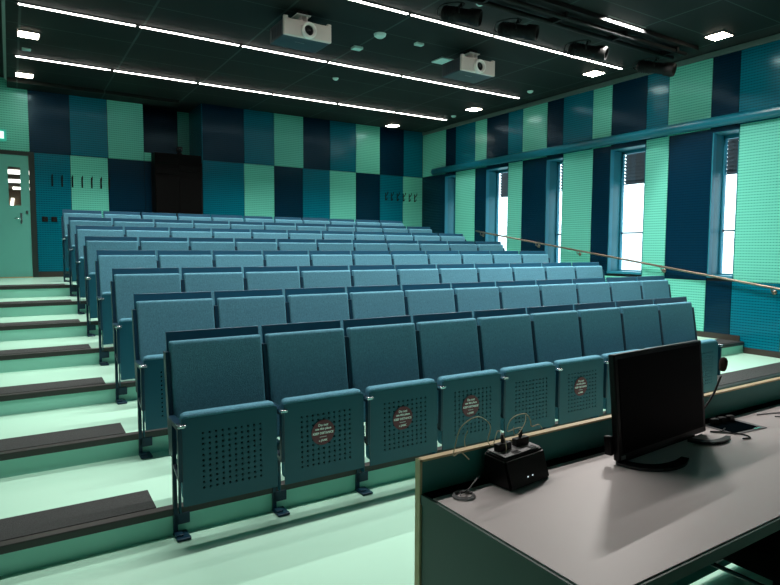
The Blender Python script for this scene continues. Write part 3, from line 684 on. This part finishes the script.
def text_mesh(s, size):
    cu = bpy.data.curves.new('t', 'FONT'); cu.body = s; cu.size = size; cu.align_x = 'CENTER'; cu.align_y = 'CENTER'; cu.resolution_u = 2; cu.offset = 0.0007
    o = bpy.data.objects.new('t', cu); COL.objects.link(o)
    dg = bpy.context.evaluated_depsgraph_get(); me = bpy.data.meshes.new_from_object(o.evaluated_get(dg))
    bpy.data.objects.remove(o); return me
def sticker_mesh():
    bm = bmesh.new(); M = Matrix.Rotation(math.pi/2, 4, 'X')
    lathe(bm, [(0, 0.0), (0.072, 0.0), (0.072, 0.0012), (0, 0.0012)], 40, M)
    for f in bm.faces: f.smooth = False
    for s, size, z in (('Do not', 0.021, 0.043), ('use this place', 0.0185, 0.022), ('KEEP DISTANCE', 0.0180, -0.004), ('-----------', 0.012, -0.024), ('o JAMK', 0.017, -0.046)):
        tm = text_mesh(s, size); b2 = bmesh.new(); b2.from_mesh(tm)
        for v in b2.verts: v.co = Vector((v.co.x, -0.0016, v.co.y+z))
        vm = {v: bm.verts.new(v.co) for v in b2.verts}
        for f in b2.faces:
            try: nf = bm.faces.new([vm[v] for v in f.verts]); nf.material_index = 1
            except ValueError: pass
        b2.free()
    me = bpy.data.meshes.new('sticker'); bm.to_mesh(me); bm.free(); me.materials.append(m_sticker); me.materials.append(m_stickertext); return me
ST = sticker_mesh()

def part(nm, parent, x=0.0):
    o = bpy.data.objects.new(nm, ME[nm]); COL.objects.link(o); o.parent = parent; o.location.x = x; return o
def standard(t, x):
    sf = part('side_frame', t, x); part('riser_bracket', sf); part('foot_plate', sf)
    ar = part('armrest', t, x); ae = part('armrest_end', ar); ae['label'] = 'bright metal armrest end'
def make_seat(last=False):
    t = bpy.data.objects.new('auditorium_seat', None); COL.objects.link(t); t.empty_display_size = 0.1
    part('backrest', t); part('back_panel', t)
    sc = part('seat_cushion', t); part('seat_shell', t); part('hinge_plate', t)
    standard(t, 0.0)
    if last: standard(t, SW)
    return t
proto, proto_last = make_seat(), make_seat(True)
used = {False: False, True: False}
rows = {r: 11 for r in range(1, 9)}; rows[1] = 9
stick = {1: 'second', 2: 'third', 3: 'fourth', 5: 'sixth'}
for r in range(1, 9):
    n = rows[r]
    for k in range(n):
        last = k == n-1
        src = proto_last if last else proto
        t = src if not used[last] else copy_tree(src)
        used[last] = True
        t.location = (k*SW-0.004*(r-1), D*(r-1), HS*(r-1))
        rn = 'front row' if r == 1 else ('back row' if r == 8 else '%s row from the front' % ORD[r])
        pos = 'at the left aisle' if k == 0 else ('at the right end' if last else '%s from the left aisle' % ORD[k+1])
        lab = 'blue folding seat in the %s, %s' % (rn, pos)
        if r == 1 and k in stick: lab += ', with round red sticker'
        tag(t, lab, 'seat', 'blue folding seats of the '+rn)
# stickers go on last, so that no copy inherits one
for t in [o for o in COL.objects if o.name.startswith('auditorium_seat')]:
    k = round(t.location.x/SW)
    if abs(t.location.y) < 0.01 and k in stick:
        sh = [c for c in t.children if c.name.startswith('seat_shell')][0]
        s = bpy.data.objects.new('sticker', ST); COL.objects.link(s); s.parent = sh
        s.location = (0.236, -0.3440, 0.452); s.rotation_euler = (0.02, 0, 0); s['label'] = 'round brownish red sticker with white lettering'

# ------------------------------------------------------------------ lecturer desk
ZD = 0.76
dk = thing('lecturer_desk', 'long grey topped lecturer desk with dark green side panel', 'desk', (0, 0, 0))
bm = bmesh.new(); box(bm, 0.337, 3.30, -2.570, -1.975, ZD-0.003, ZD, 0); obj('desktop', bm, m_desk, dk)
bm = bmesh.new(); box(bm, 0.327, 3.30, -2.578, -1.928, ZD-0.034, ZD-0.0035, 0); obj('desktop_edge', bm, m_deskgreen, dk)
bm = bmesh.new(); box(bm, 0.330, 0.352, -2.54, -1.93, 0.0, ZD-0.0345); obj('side_panel', bm, m_deskgreen, dk)
bm = bmesh.new(); box(bm, 0.337, 3.30, -1.9745, -1.928, ZD-0.003, ZD-0.001); obj('cable_slot', bm, m_blackhole, dk)
bm = bmesh.new(); box(bm, 3.27, 3.295, -2.53, -1.93, 0.0, ZD-0.0345); obj('side_panel', bm, m_deskgreen, dk)
# privacy screen in front of the desk
sc = thing('desk_screen', 'green screen board with pale wooden edge in front of the lecturer desk', 'screen', (0, 0, 0))
bm = bmesh.new(); box(bm, 0.333, 3.32, -1.925, -1.903, 0.03, 0.854); obj('board', bm, m_screenpanel, sc)
bm = bmesh.new(); box(bm, 0.326, 3.32, -1.926, -1.902, 0.8545, 0.861, 0)
box(bm, 0.324, 0.3325, -1.926, -1.902, 0.03, 0.861); obj('wooden_edge', bm, m_wood, sc)
for xx in (0.8, 2.8): bx('foot', xx, xx+0.06, -1.924, -1.904, 0.0, 0.0295, m_blackmatt, sc)

# monitor
ang = math.radians(3.8)
mo = thing('computer_monitor', 'black flat computer monitor standing on the lecturer desk', 'monitor', (1.034, -2.092, ZD), ang)
Lm = 0.590
tilt = Matrix.Translation((0, 0, 0.0125)) @ Matrix.Rotation(math.radians(-5.5), 4, 'X')
bm = bmesh.new(); box(bm, 0, Lm, 0.0, 0.024, 0.0, 0.362, 0, 0.005, 2, M=tilt)
obj('monitor_casing', bm, m_black, mo)
bm = bmesh.new(); box(bm, 0.020, Lm-0.020, -0.0015, 0.001, 0.022, 0.345, M=tilt); obj('screen_panel', bm, m_screen, mo)
bm = bmesh.new(); box(bm, 0.06, Lm-0.06, 0.0245, 0.055, 0.05, 0.30, 0, 0.008, 2, M=tilt); obj('rear_cover', bm, m_black, mo)
bm = bmesh.new(); box(bm, 0.008, 0.034, -0.0025, 0.0, 0.003, 0.016, M=tilt); mk = obj('badge', bm, m_greycable, mo)
bm = bmesh.new(); box(bm, -0.020, -0.0005, 0.018, 0.045, 0.020, 0.085, 0, 0.003, 1, M=tilt); obj('side_port_box', bm, m_black, mo)
def foot(dx):
    out = [(-0.01, 0.008), (0.000, -0.052), (0.036, -0.100), (0.098, -0.132), (0.170, -0.136), (0.235, -0.116)]
    inn = [(0.228, -0.092), (0.165, -0.098), (0.098, -0.086), (0.050, -0.048), (0.030, 0.008)]
    bm = bmesh.new()
    o2 = [(p.x, p.y) for p in smooth_path([(x, y, 0) for x, y in out], 4)]; i2 = [(p.x, p.y) for p in smooth_path([(x, y, 0) for x, y in inn], 4)]
    prism(bm, [(x+dx, y) for x, y in o2+i2], 0.001, 0.011)
    return bm
m_foot = mat('dark glossy stand plastic', (0.012, 0.016, 0.018), 0.2, spec=0.5)
obj('stand_foot', foot(0.0), m_foot, mo)
bm = foot(0.0)
for v in bm.verts: v.co.x = 0.44+0.72*v.co.x; v.co.y = 0.62*v.co.y-0.012
obj('stand_foot', bm, m_black, mo)
bm = bmesh.new(); box(bm, 0.02, 0.52, 0.009, 0.030, 0.0011, 0.010)
obj('stand_bar', bm, m_black, mo)

# headset charging box and two headset microphones
ch = thing('microphone_charger', 'black wedge shaped microphone charging box on the desk', 'charger', (0.562, -2.066, ZD), math.radians(7))
bm = bmesh.new()
W_ = 0.195
prof = [(0.0, 0.0), (0.115, 0.0), (0.115, 0.094), (0.028, 0.088)]
va = [bm.verts.new((0, y, z)) for y, z in prof]; vb = [bm.verts.new((W_, y, z)) for y, z in prof]
bm.faces.new(va); bm.faces.new(vb[::-1])
for i in range(4): bm.faces.new((va[i], vb[i], vb[(i+1) % 4], va[(i+1) % 4]))
bmesh.ops.bevel(bm, geom=list(bm.edges), offset=0.006, segments=2, affect='EDGES')
for v in bm.verts: v.co.z += 0.001
hous = obj('charger_housing', bm, m_black, ch)
bm = bmesh.new(); vs_ = box(bm, 0.012, W_-0.012, 0.036, 0.108, 0.0935, 0.0955)
for v in vs_: v.co.z += (v.co.y-0.036)*0.069
obj('top_plate', bm, mat('dark grey plastic', (0.32, 0.32, 0.33), 0.5), ch)
bm = bmesh.new()
for x in (0.060, 0.140): box(bm, x, x+0.030, 0.038, 0.056, 0.0962, 0.0975, 0, 0.0003, 1)
obj('charging_slot', bm, m_black, ch)
bm = bmesh.new()
for x in (0.085, 0.108): box(bm, x, x+0.004, 0.0055, 0.0075, 0.024, 0.028)
obj('indicator', bm, m_led, ch)
def headset(px, py, pts, lab, extra):
    pts = [(x*1.18+(-0.012 if px < 0.65 else 0.0), y, z) for x, y, z in pts]; pts[0] = (0.0, 0.01, 0.05)
    if px > 0.65: pts = [(x*0.8, y, 0.042+(z-0.05)*0.62) for x, y, z in pts]; extra = [[(x*0.8, y, 0.042+(z-0.05)*0.62) for x, y, z in e] for e in extra]
    t = thing('headset_microphone', lab, 'microphone', (px, py, ZD+0.098), math.radians(7), 'headset microphones in the charger')
    bm = bmesh.new(); box(bm, -0.030, 0.032, 0.0, 0.022, 0.0, 0.024, 0, 0.003, 2); box(bm, -0.004, 0.006, 0.008, 0.016, 0.024, 0.048); obj('bodypack', bm, m_black, t)
    bm = bmesh.new(); tube(bm, smooth_path(pts, 8), 0.0016, 6); obj('headband_wire', bm, m_beige, t)
    for e, nm in zip(extra, ('microphone_boom', 'connector_cable')):
        bm = bmesh.new(); tube(bm, smooth_path(e, 8), 0.0014, 6); obj(nm, bm, m_beige, t)
headset(0.606, -1.990, [(0.0, 0.01, 0.05), (-0.012, 0.01, 0.066), (-0.035, 0.005, 0.030), (-0.060, 0.0, 0.048), (-0.052, 0.0, 0.095), (-0.095, 0.005, 0.130), (-0.150, 0.01, 0.110), (-0.172, 0.01, 0.055), (-0.176, 0.01, 0.030), (-0.155, 0.005, 0.036), (-0.130, 0.0, 0.010)],
        'beige headset microphone looped over the screen edge, left in the charger', [[(-0.172, 0.01, 0.045), (-0.185, 0.0, 0.075), (-0.178, -0.005, 0.100)], [(0.0, 0.01, 0.05), (-0.008, -0.01, 0.020), (-0.012, -0.012, 0.0)]])
headset(0.692, -1.980, [(0.0, 0.01, 0.05), (0.006, 0.012, 0.070), (-0.035, 0.01, 0.075), (-0.068, 0.012, 0.072), (-0.060, 0.012, 0.115), (-0.030, 0.012, 0.140), (0.020, 0.012, 0.140), (0.036, 0.01, 0.128), (0.052, 0.01, 0.095), (0.060, 0.01, 0.062), (0.10, 0.01, 0.060), (0.115, 0.005, 0.035)],
        'beige headset microphone with round wire loop, right in the charger', [[(0.034, 0.012, 0.130), (0.010, 0.0, 0.100), (-0.040, -0.008, 0.060), (-0.062, -0.004, 0.060), (-0.062, 0.0, 0.095)]])
# cable coil in a grommet
gm = thing('desk_grommet', 'round grey cable grommet with coiled wire at the desk corner', 'grommet', (0.423, -2.010, ZD))
bm = bmesh.new()
for k in range(3):
    rr = 0.034-0.003*k
    tube(bm, [(rr*math.cos(2*math.pi*i/28), rr*math.sin(2*math.pi*i/28), 0.003+0.002*k) for i in range(29)], 0.0018, 6)
obj('ring', bm, m_greycable, gm)
bm = bmesh.new(); tube(bm, smooth_path([(-0.02, -0.01, 0.010), (0.0, 0.012, 0.010), (0.03, 0.016, 0.008), (0.06, 0.025, 0.02), (0.095, 0.040, 0.03)], 6), 0.002, 6); obj('wire', bm, m_greycable, gm)
bm = bmesh.new(); tube(bm, smooth_path([(-0.012, 0.008, 0.010), (0.004, 0.0, 0.012), (0.022, 0.012, 0.010)], 5), 0.0035, 6); obj('plug', bm, m_black, gm)
# connection box let into the desktop
cbx = thing('connection_box', 'open black connection box with silver frame in the desktop', 'box', (1.820, -2.062, ZD), math.radians(-5))
bm = bmesh.new(); box(bm, -0.105, 0.105, -0.068, 0.068, 0.0005, 0.003); obj('box_frame', bm, m_greycable, cbx)
bm = bmesh.new(); box(bm, -0.094, 0.078, -0.056, 0.060, 0.0032, 0.0045); obj('box_inside', bm, m_blackhole, cbx)
bm = bmesh.new()
for x in (-0.07, -0.02, 0.035): box(bm, x, x+0.034, 0.045, 0.068, 0.0046, 0.028, 0, 0.003, 1)
obj('plug', bm, m_black, cbx)
bm = bmesh.new(); box(bm, 0.03, 0.075, -0.064, -0.054, 0.0033, 0.005); obj('silver_latch', bm, m_chrome, cbx)
# gooseneck microphone
gn = thing('gooseneck_microphone', 'gooseneck microphone with brown foam head rising beside the monitor', 'microphone', (1.678, -1.955, ZD-0.0))
bm = bmesh.new(); lathe(bm, [(0, 0.001), (0.016, 0.001), (0.018, 0.006), (0.014, 0.02), (0.006, 0.026), (0, 0.026)], 20); obj('base', bm, m_black, gn)
bm = bmesh.new(); tube(bm, smooth_path([(0, 0, 0.02), (0.04, 0.0, 0.030), (0.095, 0.0, 0.060), (0.165, 0.0, 0.115), (0.215, 0.0, 0.185)], 6), 0.0045, 8); obj('gooseneck', bm, m_black, gn)
bm = bmesh.new(); M = Matrix.Translation((0.230, 0.0, 0.236)) @ Matrix.Rotation(math.radians(12), 4, 'Y')
lathe(bm, [(0, -0.032), (0.010, -0.030), (0.015, -0.020), (0.017, 0.0), (0.016, 0.016), (0.010, 0.027), (0, 0.031)], 20, M); obj('foam_head', bm, m_foam, gn)
# loose cables
def cable(pts, r, m, lab, name='cable'):
    bm = bmesh.new(); tube(bm, smooth_path(pts, 8), r, 6); tag(obj(name, bm, m), lab, 'cable')
cable([(1.745, -2.06, ZD+0.006), (1.70, -2.07, ZD+0.003), (1.66, -2.05, ZD+0.004), (1.715, -2.11, ZD+0.0035), (1.735, -2.145, ZD+0.0035), (1.715, -2.175, ZD+0.0035), (1.68, -2.165, ZD+0.0035)], 0.003, m_black, 'black cable lying on the desk between monitor and connection box')
cable([(2.08, -2.02, ZD+0.003), (2.14, -2.035, ZD+0.003), (2.21, -2.06, ZD+0.003), (2.23, -2.09, ZD+0.003), (2.17, -2.10, ZD+0.003), (2.12, -2.075, ZD+0.003)], 0.0025, m_greycable, 'thin grey cable loop at the right end of the desk')
# chair under the desk
cr = thing('office_chair', 'black upholstered chair tucked under the desk, partly out of frame', 'chair', (1.52, -2.40, 0))
bm = bmesh.new(); box(bm, -0.26, 0.26, -0.24, 0.24, 0.46, 0.56, 0, 0.045, 4); obj('seat', bm, noisy(mat('black chair fabric', (0.006, 0.006, 0.007), 0.9), 200, 0.4, 0.3, 400), cr)
bm = bmesh.new(); lathe(bm, [(0, 0.09), (0.03, 0.09), (0.03, 0.46), (0, 0.46)], 16); obj('gas_lift', bm, m_black, cr)
bm = bmesh.new()
for k in range(5):
    an = 2*math.pi*k/5+0.3; c_, s_ = math.cos(an), math.sin(an)
    tube(bm, [(0.02*c_, 0.02*s_, 0.10), (0.27*c_, 0.27*s_, 0.065)], [0.02, 0.013], 8)
obj('star_base', bm, m_blackmatt, cr)
for k in range(5):
    an = 2*math.pi*k/5+0.3; c_, s_ = math.cos(an), math.sin(an)
    bm = bmesh.new(); lathe(bm, [(0, -0.018), (0.026, -0.018), (0.028, 0), (0.026, 0.018), (0, 0.018)], 16, Matrix.Translation((0.27*c_, 0.27*s_, 0.029)) @ Matrix.Rotation(math.pi/2, 4, 'X') ); obj('castor', bm, m_black, cr)
bm = bmesh.new(); tube(bm, [(-0.27, 0.10, 0.45), (-0.27, -0.24, 0.45)], 0.008, 8); tube(bm, [(-0.27, 0.10, 0.45), (-0.05, 0.10, 0.455)], 0.008, 8); obj('chrome_bar', bm, m_chrome, cr)

# ------------------------------------------------------------------ outside
struct(bx('ground_outside', XO+0.3, 60, -40, 60, -1.5, -1.3, m_snow))
for i, (x, y, w, d_, h_) in enumerate(((30, 22, 8, 14, 3.2), (34, 2, 8, 10, 2.6))):
    t = thing('outdoor_building', ['pale low building outside, behind the rear windows', 'pale low building outside, behind the front windows'][i], 'building', (x, y, -1.3))
    bx('wall', -w/2, w/2, -d_/2, d_/2, 0, h_, m_facade, t)
    bm = bmesh.new(); v = [bm.verts.new(p) for p in ((-w/2-.3, -d_/2-.3, h_), (w/2+.3, -d_/2-.3, h_), (w/2+.3, d_/2+.3, h_), (-w/2-.3, d_/2+.3, h_), (0, -d_/2-.3, h_+1.2), (0, d_/2+.3, h_+1.2))]
    for f in ((0, 1, 2, 3), (0, 4, 5, 3), (1, 2, 5, 4), (0, 1, 4), (3, 5, 2)): bm.faces.new([v[q] for q in f])
    obj('roof', bm, m_snow, t)
